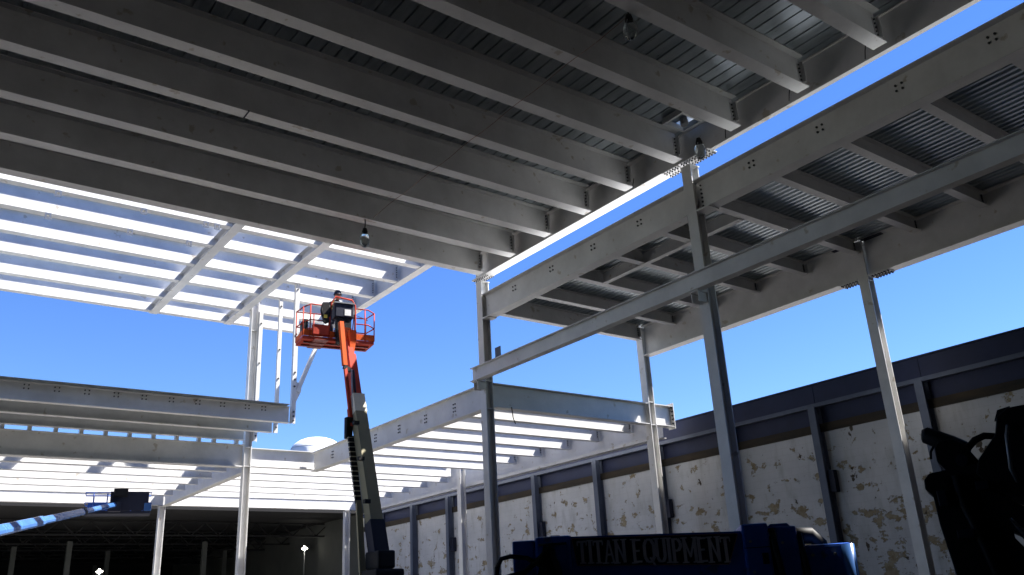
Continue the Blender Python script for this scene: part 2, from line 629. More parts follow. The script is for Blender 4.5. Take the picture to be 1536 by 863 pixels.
def g3_plate(root, x0, x1, depth):
    p = obj('splice_plate', MB().box(x0, x1, -.16, .16, -.02, -.001), root, WHITE)
    q = MB()
    n_ = int((x1 - x0) / .085)
    for i in range(n_):
        for yv in (-.13, -.06, .06, .13):
            bolt(q, x0 + .05 + i * .085, yv, -.02, (0, 0, -1), r=.022, h=.035)
    o = obj('plate_bolts', q, p, BOLT); o['kind'] = 'stuff'
    obj('splice_plate', MB().box(x0, x1, .02, .16, depth - .05, depth - .03), root, DARK)


LA = Y1 - Y2 - .31
ibeam('roof_girder', 'deep far girder of the corrugated roof between the two far columns', 'girder', 'roof girders',
      (X2, Y2 + .15, 7.74), 'y', LA, 1.05, .34, tf=.028, extra=lambda r: g3_plate(r, .02, .58, 1.05))
ibeam('roof_girder', 'deep far girder of the corrugated roof at the right edge', 'girder', 'roof girders',
      (X2, -12.0, 7.74), 'y', Y2 + 12 - .15, 1.05, .34, tf=.028, extra=lambda r: g3_plate(r, 22.68, 23.25, 1.05))
GR2 = 'joists under the corrugated roof deck'
ibeam('roof_joist', 'edge joist of the corrugated roof, from the corner column over blue sky', 'joist', GR2,
      (X1 + .16, 19.6, 8.27), 'x', 6.1, .52, .20, clips=(.02, 6.08))
for i, y in enumerate([18.17, 16.49, 14.81, 13.13, 11.45, 9.77, 8.09, 6.41, 4.73, 3.05]):
    x0 = X1 + (.04 if abs(y - Y2) > .3 else .16)
    ibeam('roof_joist', 'joist under the corrugated deck, %s from the edge joist towards the right' % ORD[i], 'joist', GR2,
          (x0, y, 8.42), 'x', 20.44 - x0 - (.0 if abs(y - Y2) > .3 else .1), .37, .20, clips=(.02, 20.42 - x0 - (.0 if abs(y - Y2) > .3 else .1)))
ibeam('trimmer_beam', 'short trimmer beam crossing under the corrugated deck beside the middle column', 'beam', None,
      (15.78, 11.55, 8.40), 'y', 4.85, .34, .16)


def deck2():
    root = thing('roof_deck', 'corrugated galvanised deck of the right hand roof', 'roof deck', (0, 0, 8.80 + EYE))

    def sheet(L):
        q = MB()
        prof = []
        for i in range(5):
            b0 = i * .18
            prof += [(b0, .0), (b0 + .07, 0), (b0 + .10, .045), (b0 + .15, .045)]
        prof.append((.9, 0))
        k = len(prof)
        for zz in (0, .004):
            q.add([(x, y, z + zz) for y in (0, L) for x, z in prof], [(i, i + 1, k + i + 1, k + i) for i in range(k - 1)])
        return q.mesh('deck_sheet', GALV)
    for y0, L in ((-12.0, 8.4), (-3.6, 7.0), (3.4, 6.7), (10.1, 4.9), (15.0, 4.75)):
        me = sheet(L)
        for i in range(9):
            obj('deck_sheet', me, root, loc=(13.92 + i * .9, y0, .002 * (i % 2)))
    obj('bounce_board', MB().box(14.12, 22.0, 11.6, 19.74, .056, .08), root, TANKM)  # white board added on the deck to bounce sunlight onto the upper girder
    obj('bounce_damper', MB().box(14.12, 22.0, -12, 11.595, .056, .078), root, DAMPER)  # darker sheet added to cut the bounce right of the middle column
    q = MB()
    q.box(13.9, 22.02, 19.76, 19.775, -.02, .09)
    obj('edge_angle', q, root, WHITE)
    return root


deck2()


# long low beam in front of the two tall columns
def low_extra(root):
    t_ = MB(); t_.box(17.55, 17.80, -.07, -.05, .391, .74); t_.box(17.57, 17.78, -.05, .05, .391, .41)
    obj('upright_tab', t_, root, POST)
    for xx in (10.42, 18.7):
        obj('seat_bracket', MB().box(xx - .13, xx + .13, -.24, .06, -.03, -.002).box(xx - .10, xx - .085, -.23, .02, -.24, -.03).box(xx + .085, xx + .10, -.23, .02, -.24, -.03), root, WHITE)


ibeam('low_beam', 'long beam sloping up to the right in front of both tall columns', 'beam', None,
      (13.62, 1.0, 6.165), 'y', 18.85, .39, .21, tf=.02, extra=low_extra)

# ------------------------------------------------------------------ lower right frame
GRF = 'joists of the lower right frame'
bl = []
for v in (21.43, 23.09, 24.77, 26.4, 28.1, 29.75):
    for i in range(3):
        for dx in (-.05, .05):
            bl.append((v - 19.95, .3 + .13 * i, 1))
            bl[-1] = (v - 19.95 + dx, .28 + .11 * i, 1)
ibeam('frame_girder', 'near girder of the lower frame running left from the roof corner column', 'girder', 'lower frame girders',
      (X1, 19.95, 5.40), 'y', 31.4 - 19.95, .73, .28, tf=.024, bolts=bl)
ibeam('frame_girder', 'shaded blue grey cross beam from the corner column to the next column', 'girder', 'lower frame girders',
      (X1 + .16, Y1 + .02, 5.46), 'x', X2 - X1 - .31, .70, .28, tf=.024,
      bolts=[(6.1, .12 + .1 * i, -1) for i in range(0)])


def stub_extra(root):
    q = MB()
    for i in range(4):
        bolt(q, .95, 0, 0, (0, 0, 1), r=.001, h=.001)
    e = obj('end_plate', MB().box(.86, .885, -.15, .15, -.06, .80), root, WHITE)
    q = MB()
    for i in range(5):
        for yv in (-.09, .09):
            bolt(q, .86, yv, .12 + .13 * i, (-1, 0, 0), r=.03, h=.04)
    o = obj('plate_bolts', q, e, BOLT); o['kind'] = 'stuff'


ibeam('stub_beam', 'short sunlit stub of beam poking past the column towards the wall', 'beam', None,
      (X2 + .14, Y1 + .02, 5.46), 'x', .86, .70, .28, tf=.024, extra=stub_extra)


def g4_extra(root):
    obj('ledger_angle', MB().box(.3, 21.7, .16, .30, -.03, -.012).box(.3, 21.7, .28, .30, -.012, .09), root, WHITE)


ibeam('frame_girder', 'deep pale girder of the lower frame running along the peeling wall', 'girder', 'lower frame girders',
      (21.3, 20.0, 5.13), 'y', 41.75 - 20.0, 1.05, .26, tf=.024, extra=g4_extra)
for i, y in enumerate([21.43, 23.1, 24.77, 26.43, 28.1, 29.77]):
    ibeam('frame_joist', 'sunlit joist of the lower right frame, %s back from the blue grey cross beam' % ORD[i], 'joist', GRF,
          (X1 + .05, y, 5.56), 'x', 21.24 - X1 - .05, .62, .24, clips=(.02, 7.16))
ibeam('frame_girder', 'white beam between the left column and the lower right frame, tank behind', 'girder', 'lower frame girders',
      (11.56, Y5, 5.50), 'x', 20.33 - 11.56, .68, .26, tf=.022)
FY = [33.25, 34.95, 36.65, 38.35, 40.05]
for i, y in enumerate(FY):
    ibeam('frame_joist', 'far sunlit joist right of the left column, %s of the rows from front' % ORD[i], 'joist', 'far joists right of the left column',
          (11.55, y, 5.55), 'x', 21.2 - 11.55, .62, .24)
ibeam('edge_beam', 'white far edge beam above the dark old building', 'beam', None, (-6.0, Y4, 5.33), 'x', 27.2, .80, .26)

# ------------------------------------------------------------------ lower left frame
def lowleft_extra(root):
    for xx in (3.4, 4.18, 4.95, 5.72, 6.48, 7.25, 8.04, 8.83, 9.61, 10.15, 10.98):
        obj('spacer_block', MB().box(xx + 6 - .06, xx + 6 + .06, -.10, .10, .802, 1.0), root, WHITE)
    for xx in (.4, 1.2, 2.0, 2.7):
        obj('spacer_block', MB().box(xx + 6 - .06, xx + 6 + .06, -.10, .10, .802, 1.0), root, WHITE)
    obj('lower_plate', MB().box(0, 17.2, -.19, .19, -.026, -.002), root, WHITE)


ibeam('frame_girder', 'grey shaded beam at left under the row of small spacer blocks', 'girder', 'lower frame girders',
      (-6.0, Y5, 5.48), 'x', 17.24, .80, .28, tf=.022, extra=lowleft_extra)
ibeam('frame_girder', 'shaded girder receding from the left column to the lower left column', 'girder', 'lower frame girders',
      (11.4, Y5 + .16, 5.29), 'y', Y4 - Y5 - .2, .90, .28, tf=.024)
for i, y in enumerate(FY):
    ibeam('frame_joist', 'sunlit joist at lower left, %s of the rows from front' % ORD[i], 'joist', 'joists of the lower left frame',
          (-6.0, y, 5.55), 'x', 17.25, .62, .24)

# stacked beams with deck (mezzanine)
MZ = 6.43
for i, (y, xe, lab) in enumerate(((28.05, 11.52, 'front shaded beam at left with rows of four bolts'),
                                  (29.75, 11.6, 'second shaded beam just behind the bolted front beam at left'),
                                  (31.45, 11.2, 'third shaded beam over the row of spacer blocks at left'))):
    bb = quad([v + 6 for v in (1.0, 1.83, 2.66, 3.48, 4.29, 5.11, 5.94, 6.76, 7.59, 8.42, 9.22, 10.05, 10.62)], .43, -1) if i == 0 else ()
    ibeam('canopy_beam', lab, 'beam', 'beams of the canopy at left', (-6.0, y, MZ), 'x', xe + 6.0, .56, .22, tf=.02, bolts=bb)
t = thing('canopy_deck', 'thin metal deck lying on the shaded canopy beams at left', 'roof deck', (0, 0, 7.0 + EYE))
for i in range(20):
    obj('deck_sheet', MB().box(-6.0 + i * .87, -6.0 + i * .87 + .865, 27.66, 31.62, -.006, .008), t, GALV)


# hanger posts and kicker brace
def hanger(label, x, y, z0, z1, wdt=.15, zb=()):
    root = thing('hanger_post', label, 'post', (x, y, z0 + EYE), 0, 'hanger posts beside the left column')
    h = z1 - z0
    me = MB().box(-.006, .006, -wdt / 2, wdt / 2, 0, h).mesh('flange', WHITE)
    obj('flange', me, root, loc=(-wdt / 2, 0, 0))
    obj('flange', me, root, loc=(wdt / 2, 0, 0))
    obj('web', MB().box(-wdt / 2 + .006, wdt / 2 - .006, -wdt / 2 + .0, -wdt / 2 + .012, 0, h), root, POST if False else WHITE)
    q = MB()
    for zz in zb:
        bolt(q, 0, -wdt / 2, zz, (0, -1, 0), r=.035, h=.03)
    o = obj('bolts', q, root, BOLT); o['kind'] = 'stuff'
    return root


hanger('rightmost hanger post with a diagonal kicker, left of the red basket', 11.66, 28.05, 6.42, 11.54, .14, (.1, .25, .4, 1.3, 1.55, 1.8, 3.2, 4.9))
hanger('middle thin hanger post between the left column and the kicker post', 11.74, 29.75, 6.42, 11.52, .115, (.2, 2.0, 3.1, 4.8))
hanger('hanger post close against the right side of the left column', 11.62, 31.45, 6.42, 11.54, .13, (.2, 1.5, 3.0, 4.6))
t = thing('kicker_brace', 'diagonal white brace rising from the kicker post behind the red basket', 'brace', (11.76, 28.05, 7.55 + EYE))
obj('brace_tube', MB().bar((.03, 0, 0), (1.55, 0, 3.95), .13, .13), t, WHITE)
obj('gusset_plate', MB().prism([(.0, -.35), (.16, .0), (.2, .3), (0, .35)], -.02, .02), t, WHITE)

# ------------------------------------------------------------------ sunlit upper left frame
UZ = 11.55
UD = .76
UY = [33.4, 31.72, 29.78, 28.05, 26.2, 24.55, 22.85, 21.2, 19.5, 17.8]
spans = [(-7.0, 8.1, 'left'), (8.1, 11.0, 'middle'), (11.0, 14.78, 'right')]
for j, (x0, x1, side) in enumerate(spans):
    for i, y in enumerate(UY):
        lab = 'sunlit joist of the high frame, %s span, %s up from the far edge' % (side, ORD[i])

        def br(root, y=y, x0=x0):
            xs = {24.55: (3.11, 5.37, 7.17, 7.5), 26.2: (3.14, 5.4, 7.17)}.get(y, ())
            if x0 > -5:
                return
            for xx in xs:
                u = xx - x0
                q = MB()
                q.box(u - .085, u + .085, -.145, -.13, -.20, -.14).box(u - .085, u + .085, -.145, -.13, -.06, .0)
                q.box(u - .085, u - .04, -.145, -.13, -.14, -.06).box(u + .04, u + .085, -.145, -.13, -.14, -.06)
                obj('hanging_bracket', q, root, POST)
        ibeam('high_joist', lab, 'joist', 'joists of the high sunlit frame', (x0, y, UZ), 'x', x1 - x0, UD, .26, tf=.02,
              extra=br, clips=((x1 - x0 - .02,) if j == 2 else ()))
for x, lab in ((8.1, 'left pale girder crossing under the high sunlit joists'), (11.0, 'second pale girder crossing the high frame, meeting the left column'),
               (14.85, 'right edge girder of the high sunlit frame above the red lift')):
    ibeam('high_girder', lab, 'girder', 'girders of the high sunlit frame', (x, 17.5, UZ - .03), 'y', 33.55 - 17.5, 1.0 if x > 14 else .34, .30, tf=.024)

# ------------------------------------------------------------------ peeling wall at right
XW = 22.0
t = thing('old_wall', 'old masonry wall with peeling white paint and dark steel fascia', 'wall', (XW, 0, 0))
PY = [-2.1, 1.25, 4.6, 7.95, 11.3, 14.58, 17.8, 20.9, 24.05, 27.75, 31.0, 34.2, 37.4, 40.8, 44.1]
obj('masonry', MB().box(.05, .45, -12, 43.0, 0, 4.36 + EYE), t, MASON)
obj('timber_ledge', MB().box(.02, .45, -12, 43.0, 4.363 + EYE, 4.60 + EYE), t, RUST)
edges = [-12] + [p for p in PY if p < 43] + [43.0]
for a, c in zip(edges[:-1], edges[1:]):
    obj('fascia_panel', MB().box(.12, .45, a + .01, c - .01, 4.603 + EYE, 5.08 + EYE), t, FASCIA)
    obj('fascia_panel', MB().box(.0, .45, a + .006, c - .006, 5.2 + EYE, 5.74 + EYE), t, FASCIA)
obj('rail', MB().box(-.07, .44, -12, 43.0, 5.083 + EYE, 5.197 + EYE), t, POST)
obj('coping', MB().box(-.04, .5, -12, 43.0, 5.743 + EYE, 5.785 + EYE), t, FASCIA)
for i, y in enumerate(PY[1:14]):
    vis = 4 <= i + 1
    lab = 'grey steel post against the peeling wall, %s counted from the right edge' % ORD[i]
    p = thing('wall_post', lab, 'post', (XW - .14, y, 0), 0, 'steel posts along the peeling wall')
    h = 5.08 + EYE
    obj('front_flange', MB().box(-.12, -.10, -.11, .11, 0, h), p, POST)
    obj('web', MB().box(-.10, .17, -.012, .012, 0, h), p, POST)
    obj('back_flange', MB().box(.17, .187, -.11, .11, 0, h), p, POST)
    if i % 2 == 0:
        obj('junction_box', MB().rbox(-.02, .16, -.30, -.115, 4.25, 4.85, .01), p, DARK)

# ------------------------------------------------------------------ old building beyond the frame
t = thing('old_building', 'dark open sided old building beyond the lower frames', 'building', (0, 43.2, 0))
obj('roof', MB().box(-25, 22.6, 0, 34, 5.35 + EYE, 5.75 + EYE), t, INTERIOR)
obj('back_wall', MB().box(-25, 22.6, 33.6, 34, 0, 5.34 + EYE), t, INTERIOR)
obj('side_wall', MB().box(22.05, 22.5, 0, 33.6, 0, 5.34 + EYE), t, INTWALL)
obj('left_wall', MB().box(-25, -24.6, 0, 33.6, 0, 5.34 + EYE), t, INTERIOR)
for k, yy in enumerate((4.5, 9.5, 13.5, 19.5, 25.5)):
    q = MB()
    z0, z1 = 4.55 + EYE, 5.3 + EYE
    q.box(-24, 22, yy - .05, yy + .05, z0, z0 + .08).box(-24, 22, yy - .05, yy + .05, z1 - .08, z1)
    x = -24
    s_ = 0
    while x < 21.5:
        a, c = (x, yy, z0 + .06 if s_ else z1 - .06), (x + .7, yy, z1 - .06 if s_ else z0 + .06)
        q.bar(a, c, .05, .05)
        x += .7; s_ ^= 1
    obj('roof_truss', q, t, INTERIOR)
for (x, yy) in ((7.2, 10.5), (9.3, 7.5), (12.5, 13.5), (17.0, 19.5), (16.2, 7.5), (19.4, 13.5), (14.4, 25.5), (2.0, 7.5)):
    obj('old_column', MB().box(x - .12, x + .12, yy - .12, yy + .12, 0, 4.55 + EYE), t, INTWALL)
obj('hanging_pipe', MB().tube([(8.5, 11, 3.0 + EYE), (15, 11.4, 3.0 + EYE)], .06, 8), t, INTWALL)

# lit work lamps inside
for lab, x, y, z in (('small lit work lamp on a stand under the old roof, below the blue basket', 10.9, 50.8, 3.05),
                     ('small lit work lamp on a stand, left of the red lift mast', 21.4, 49.0, 4.03)):
    k = thing('work_lamp', lab, 'lamp', (x, y, 0), R(-35), 'lit work lamps in the old building')
    obj('stand', MB().tube([(0, 0, 0), (0, 0, z + EYE - .15)], .035, 8), k, GREY)
    obj('lamp_housing', MB().rbox(-.22, .22, -.02, .12, z + EYE - .18, z + EYE + .16, .02), k, BLACK)
    hd = obj('lamp_face', MB().prism([(-.17, .0), (-.05, .05), (-.02, .16), (.06, .06), (.18, .0), (.06, -.07), (0, -.13), (-.08, -.06)][:8], -.045, -.022), k, LAMPON, loc=(0, 0, z + EYE))

# white tank on the old roof
t = thing('storage_tank', 'white domed tank standing behind the lower frames, left of the red lift', 'tank', (20.75, 46.3, 5.752 + EYE))
obj('shell', MB().lathe([(1.45, 0), (1.45, 3.45), (1.40, 3.5)], n=32), t, TANKM)
obj('dome', MB().lathe([(1.44, 3.5), (1.38, 3.62), (1.22, 3.80), (.98, 3.96), (.66, 4.08), (.3, 4.14), (.02, 4.15)], n=32), t, TANKM)


# ------------------------------------------------------------------ hanging lamps and cord
def jar(label, x, y, ztop, drop):
    k = thing('hanging_lamp', label, 'lamp', (x, y, ztop + EYE), 0, 'unlit glass work lamps hung from the dark roof')
    obj('cord', MB().tube([(0, 0, 0), (.01, 0, -drop * .5), (0, 0, -drop)], .014, 6), k, BLACK)
    obj('socket', MB().lathe([(.0, -drop + .02), (.05, -drop), (.075, -drop - .10), (.07, -drop - .16)], n=12), k, BLACK)
    z = -drop - .15
    obj('globe', MB().lathe([(.07, z), (.105, z - .06), (.12, z - .17), (.10, z - .28), (.05, z - .34), (.0, z - .35)], n=16), k, GLASS)
    q = MB()
    for a in range(4):
        th = a * math.pi / 2 + .4
        c, s_ = math.cos(th), math.sin(th)
        q.tube([(c * r, s_ * r, zz) for r, zz in ((.08, z + .02), (.125, z - .06), (.14, z - .18), (.115, z - .3), (.01, z - .37))], .006, 5)
    obj('wire_guard', q, k, GREY)
    return k


jar('glass work lamp hung from the dark roof above the red lift', 9.12, 17.82, 9.44, .30)
jar('glass work lamp hung high near the top of the picture', 9.2, 8.35, 9.44, .06)
jar('glass work lamp by the small opening above the middle column', 13.45, 10.62, 9.44, .02)
tag(obj('lamp_cord', MB().tube([(9.2, y, 9.372 + EYE - .03 * math.sin((y - 8.35) * 1.9) ** 2) for y in [8.35 + i * .4 for i in range(24)]], .0055, 5), None, CORD),
    'thin brown lamp cord strung under the dark joists', 'cord')
for yy, L in ((10.05, .35), (8.4, .32), (6.7, .35), (12.9, .3)):
    k = obj('cable_end', MB().tube([(13.72, yy, 9.55 + EYE), (13.7, yy + .03, 9.4 + EYE), (13.74, yy + .08, 9.55 - L * .8 + EYE)], .011, 6), None, BLACK)
    tag(k, 'short black cable end dangling beside the upper girder, ' + {10.05: 'just right of the middle column', 8.4: 'second right of the middle column', 6.7: 'nearest the top right corner', 12.9: 'left of the middle column'}[yy], 'cable', 'dangling cable ends')
tag(obj('cable_end', MB().tube([(14.75, 19.6, 5.5 + EYE), (14.8, 19.62, 5.2 + EYE), (14.86, 19.6, 5.02 + EYE)], .014, 6), None, BLACK),
    'black cable end hanging from the blue grey cross beam by the corner column', 'cable')


# ------------------------------------------------------------------ boom lifts
def wheels(root, half_l, half_w, r=.45):
    me = MB().tube([(0, -.16, 0), (0, .16, 0)], r, 20).mesh('wheel', BLACK)
    hub = MB().tube([(0, -.17, 0), (0, .17, 0)], r * .5, 12).mesh('hub', GREY)
    for sx in (-1, 1):
        for sy in (-1, 1):
            o = obj('wheel', me, root, loc=(sx * half_l, sy * half_w, r))
            obj('hub', hub, o)


def rail_tube(q, pts, r=.02):
    q.tube(pts, r, 7)


# --- red lift
bx, by = 11.35 * .96, 21.1 * .96
t = thing('boom_lift', 'red and orange boom lift raised under the high sunlit frame', 'boom lift', (bx, by, 0))
def L(x, y, z):      # eye-relative world point -> local
    return Vector((x * .96 - bx, y * .96 - by, z * .96 + EYE))
obj('chassis', MB().rbox(-.9, .9, -.75, .75, .45, .95, .06), t, ORANGE)
wheels(t, .85, .85)
obj('turntable', MB().rbox(-.40, .40, -.5, .5, .96, 2.75, .06), t, BLACK)
obj('engine_hood', MB().rbox(-.27, .22, -.36, .36, 2.76, 3.2, .06), t, BLACK)
P_top, P_base = L(11.49, 23.61, 8.50), L(11.30, 21.17, 1.75)
bd = P_top - P_base
def on_boom(f): return P_base + bd * f
obj('boom_knuckle', MB().bar(on_boom(-.03), on_boom(.10), .40, .40), t, DARK)
obj('boom_section', MB().bar(on_boom(.085), on_boom(.652), .335, .36), t, TAN, label='thick tan lower boom section')
obj('collar_or_lit_band', MB().bar(on_boom(.572), on_boom(.656), .345, .37), t, CREAM)  # sunlit band of the boom, put into the colour as a cream sleeve
obj('boom_section', MB().bar(on_boom(.65), on_boom(.86), .225, .27), t, RED)
obj('boom_section', MB().bar(on_boom(.858), on_boom(.955), .165, .2), t, RED)
obj('boom_tip', MB().bar(on_boom(.94), on_boom(1.0) + Vector((.0, .02, .0)), .22, .24), t, ORANGE)
obj('boom_gusset', MB().prism([(-.06, -.45), (.05, -.6), (.14, -.1), (.14, .2), (-.08, .2)], -.06, .06), t, ORANGE, loc=tuple(on_boom(.955) + Vector((.02, -.17, 0))))
# side arm with cable carrier
A = [L(11.05, 23.12, 8.55), L(11.12, 23.05, 7.6), L(11.19, 22.86, 6.3), L(11.20, 22.62, 5.24), L(11.15, 22.35, 4.05), L(11.12, 21.99, 2.91), L(11.0, 21.35, 1.2)]
obj('leveling_arm', MB().bar(A[0], L(11.14, 22.99, 7.15), .125, .125), t, ORANGE)
obj('leveling_rod', MB().bar(L(11.14, 22.99, 7.2), L(11.20, 22.72, 5.75), .085, .085), t, RED)
obj('leveling_arm', MB().bar(L(11.20, 22.73, 5.78), A[3], .12, .12), t, RED)
obj('arm_bracket', MB().bar(L(11.08, 22.94, 7.1), L(11.40, 23.0, 7.0), .07, .12), t, BLACK)
obj('carrier_shoe', MB().rbox(-.12, .08, -.08, .08, -.3, .3, .03), t, BLACK, loc=tuple(L(11.15, 22.66, 5.2)))
ct = obj('cable_carrier', MB().bar(L(11.17, 22.58, 4.95), L(11.16, 22.02, 3.0), .19, .08), t, BLACK)
me = MB().box(-.105, .105, -.055, .055, -.014, .014).mesh('carrier_rung', CREAM)
for i in range(13):
    f = i / 12
    p = L(11.17, 22.58, 4.9).lerp(L(11.16, 22.08, 3.2), f)
    obj('carrier_rung', me, ct, loc=tuple(p))
obj('lower_arm', MB().bar(L(11.16, 22.03, 3.05), L(10.98, 21.4, .9), .15, .17), t, TAN)
obj('hose', MB().tube([L(11.36, 22.85, 7.0), L(11.33, 22.6, 6.0), L(11.36, 22.35, 5.0), L(11.3, 22.1, 4.0), L(11.35, 21.85, 2.9)], .03, 6), t, BLACK)
obj('hose', MB().tube([L(11.30, 22.85, 7.0), L(11.25, 22.65, 6.0), L(11.3, 22.3, 4.9), L(11.22, 22.1, 3.8), L(11.2, 21.8, 2.7)], .03, 6), t, GREY)
for f in (.18, .36, .52):
    q = on_boom(f)
    obj('hose_clamp', MB().box(-.34, -.18, -.30, -.18, -.05, .05), t, BLACK, loc=tuple(q))

# basket: own frame, x along the long side (left in the picture = 0), y away from the boom
ang = math.atan2(-.36, 2.18)
bo = L(10.38, 24.42, 8.30)
bk = obj('basket', MB().rbox(0, 2.25, -.0, .86, .0, .10, .015), t, RED, loc=tuple(bo))
bk.rotation_euler = (0, 0, ang)
bk.scale = (.99, .99, .99)
obj('toe_board', MB().box(.0, 2.25, -.012, .0, .10, .30).box(.0, 2.25, .86, .872, .10, .26).box(-.012, 0, 0, .86, .10, .26).box(2.25, 2.262, 0, .86, .10, .28), bk, ORANGE)
q = MB()
for z in (.62, 1.12):
    rail_tube(q, [(.0, 0, z - .12), (.22, 0, z), (.80, 0, z)])
    rail_tube(q, [(1.62, 0, z), (2.05, 0, z), (2.25, 0, z - .1)])
    rail_tube(q, [(.0, .86, z), (2.25, .86, z)])
    rail_tube(q, [(.0, 0, z - .12), (.0, .86, z)])
    rail_tube(q, [(2.25, 0, z - .1), (2.25, .86, z)])
obj('guard_rail', q, bk, RED)
for x in (.0, .22, .80, 1.62, 1.95, 2.25):
    q = MB(); rail_tube(q, [(x, 0, .1), (x, 0, 1.02 if x in (0., 2.25) else 1.12)], .019)
    obj('rail_post', q, bk, RED)
for x in (0., .55, 1.1, 1.7, 2.25):
    q = MB(); rail_tube(q, [(x, .86, .1), (x, .86, 1.12)], .019)
    obj('rail_post', q, bk, RED)
q = MB()
rail_tube(q, [(.80, -.02, .1), (.80, -.06, .75), (.84, -.08, 1.2), (.98, -.08, 1.42), (1.5, -.08, 1.36), (1.60, -.08, 1.2), (1.62, -.05, .7), (1.62, -.02, .1)], .028)
obj('console_hoop', q, bk, RED)
cn = obj('control_console', MB().rbox(.92, 1.52, -.24, .12, .72, 1.16, .03), bk, DARK)
obj('console_plate', MB().box(.9, 1.54, -.27, -.02, 1.163, 1.20), cn, GREY)
obj('white_label', MB().box(1.22, 1.42, -.25, -.243, .78, .98), cn, LABEL)
obj('console_mount', MB().rbox(.98, 1.46, -.20, .05, .15, .72, .03), bk, BLACK)
obj('rotator', MB().rbox(1.0, 1.4, -.34, -.02, -.12, .30, .04), bk, BLACK)
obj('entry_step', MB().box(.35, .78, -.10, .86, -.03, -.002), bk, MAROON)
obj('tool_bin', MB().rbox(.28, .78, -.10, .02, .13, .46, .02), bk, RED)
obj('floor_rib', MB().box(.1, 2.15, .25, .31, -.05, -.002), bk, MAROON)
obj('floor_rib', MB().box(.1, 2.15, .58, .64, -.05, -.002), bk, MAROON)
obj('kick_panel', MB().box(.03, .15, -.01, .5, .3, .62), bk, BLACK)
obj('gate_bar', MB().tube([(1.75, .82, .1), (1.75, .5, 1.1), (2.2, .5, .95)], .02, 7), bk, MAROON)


def loc_b(x, y, z):     # basket frame -> world
    v = Vector((x, y, z)) * .99; v.rotate(Matrix.Rotation(ang, 3, 'Z'))
    return v + bo + Vector((bx, by, 0))


# jacket hung on the rail (rests on the lift: a thing of its own)
jp = loc_b(.66, -.09, .0)
q = MB()
prof = [(-.10, 1.16), (.09, 1.18), (.12, .98), (.085, .76), (.11, .55), (.02, .50), (-.06, .56), (-.10, .72), (-.125, .95)]
q.prism(prof, -.06, .05)
q.tube([(-.09, -.01, 1.1), (-.13, -.03, .9), (-.11, -.05, .7)], [.035, .04, .03], 7)
q.tube([(.09, -.01, 1.1), (.13, -.03, .9), (.11, -.05, .72)], [.035, .04, .03], 7)
jk = thing('hung_jacket', 'dark work jacket hung over the left rail of the red basket', 'jacket', tuple(jp), ang)
obj('jacket_body', q, jk, BLACK)
obj('reflective_patch', MB().box(-.06, .04, -.075, -.061, .66, .76), jk, VEST)


# worker in the basket
def skin_figure(name, verts, edges, radii, mat, parent, sub=1):
    me = bpy.data.meshes.new(name)
    me.from_pydata(verts, edges, [])
    o = bpy.data.objects.new(name, me)
    col.objects.link(o)
    o.parent = parent
    sk = o.modifiers.new('skin', 'SKIN')
    sk.use_smooth_shade = True
    for i, r_ in enumerate(radii):
        d = me.skin_vertices[0].data[i]
        d.radius = r_ if isinstance(r_, tuple) else (r_, r_)
        d.use_root = i == 0
    sb = o.modifiers.new('sub', 'SUBSURF')
    sb.levels = sub; sb.render_levels = sub
    me.materials.append(mat)
    return o


wp = loc_b(1.12, .42, .105)
pr = thing('person', 'worker in dark clothes and hard hat standing in the red basket', 'person', tuple(wp), ang)
V = [(0, .10, .84), (0, .06, 1.00), (0, -.06, 1.20), (0, -.13, 1.30), (0, -.18, 1.38),
     (-.10, .08, .78), (-.13, -.10, .44), (-.12, .04, .07), (-.12, -.11, .05),
     (.10, .08, .78), (.13, -.10, .44), (.13, .04, .07), (.13, -.11, .05),
     (-.19, -.07, 1.23), (-.29, -.14, 1.02), (-.22, -.26, 1.10),
     (.19, -.07, 1.23), (.27, -.16, 1.03), (.14, -.28, 1.14)]
E_ = [(0, 1), (1, 2), (2, 3), (3, 4), (0, 5), (5, 6), (6, 7), (7, 8), (0, 9), (9, 10), (10, 11), (11, 12), (2, 13), (13, 14), (14, 15), (2, 16), (16, 17), (17, 18)]
RD = [(.15, .11), (.14, .105), (.17, .12), .06, .05, .09, .065, .05, .045, .09, .065, .05, .045, .065, .05, .04, .065, .05, .04]
skin_figure('body', V, E_, RD, CLOTH, pr)
hd = obj('head', MB().lathe([(.0, -.13), (.045, -.125), (.068, -.08), (.078, -.02), (.082, .03), (.07, .09), (.04, .12), (0, .125)], n=16), pr, SKIN, loc=(0, -.20, 1.44))
obj('nose', MB().prism([(-.012, -.03), (.012, -.03), (.004, .02), (-.004, .02)], -.10, -.07), hd, SKIN)
for sx in (-1, 1):
    obj('eye', MB().box(sx * .03 - .01, sx * .03 + .01, -.083, -.072, .005, .02), hd, BLACK)
    obj('ear', MB().rbox(sx * .082 - .01, sx * .082 + .01, -.02, .025, -.03, .03, .006), hd, SKIN)
obj('mouth', MB().box(-.022, .022, -.079, -.07, -.062, -.054), hd, CORD)
obj('hard_hat', MB().lathe([(.135, .0), (.125, .012), (.115, .03), (.105, .09), (.07, .14), (.02, .16), (0, .16)], n=18), pr, DARK, loc=(0, -.20, 1.48))
obj('vest_strip', MB().prism([(-.17, 1.0), (-.10, 1.0), (-.07, 1.26), (-.13, 1.26)], -.20, -.17), pr, VEST)
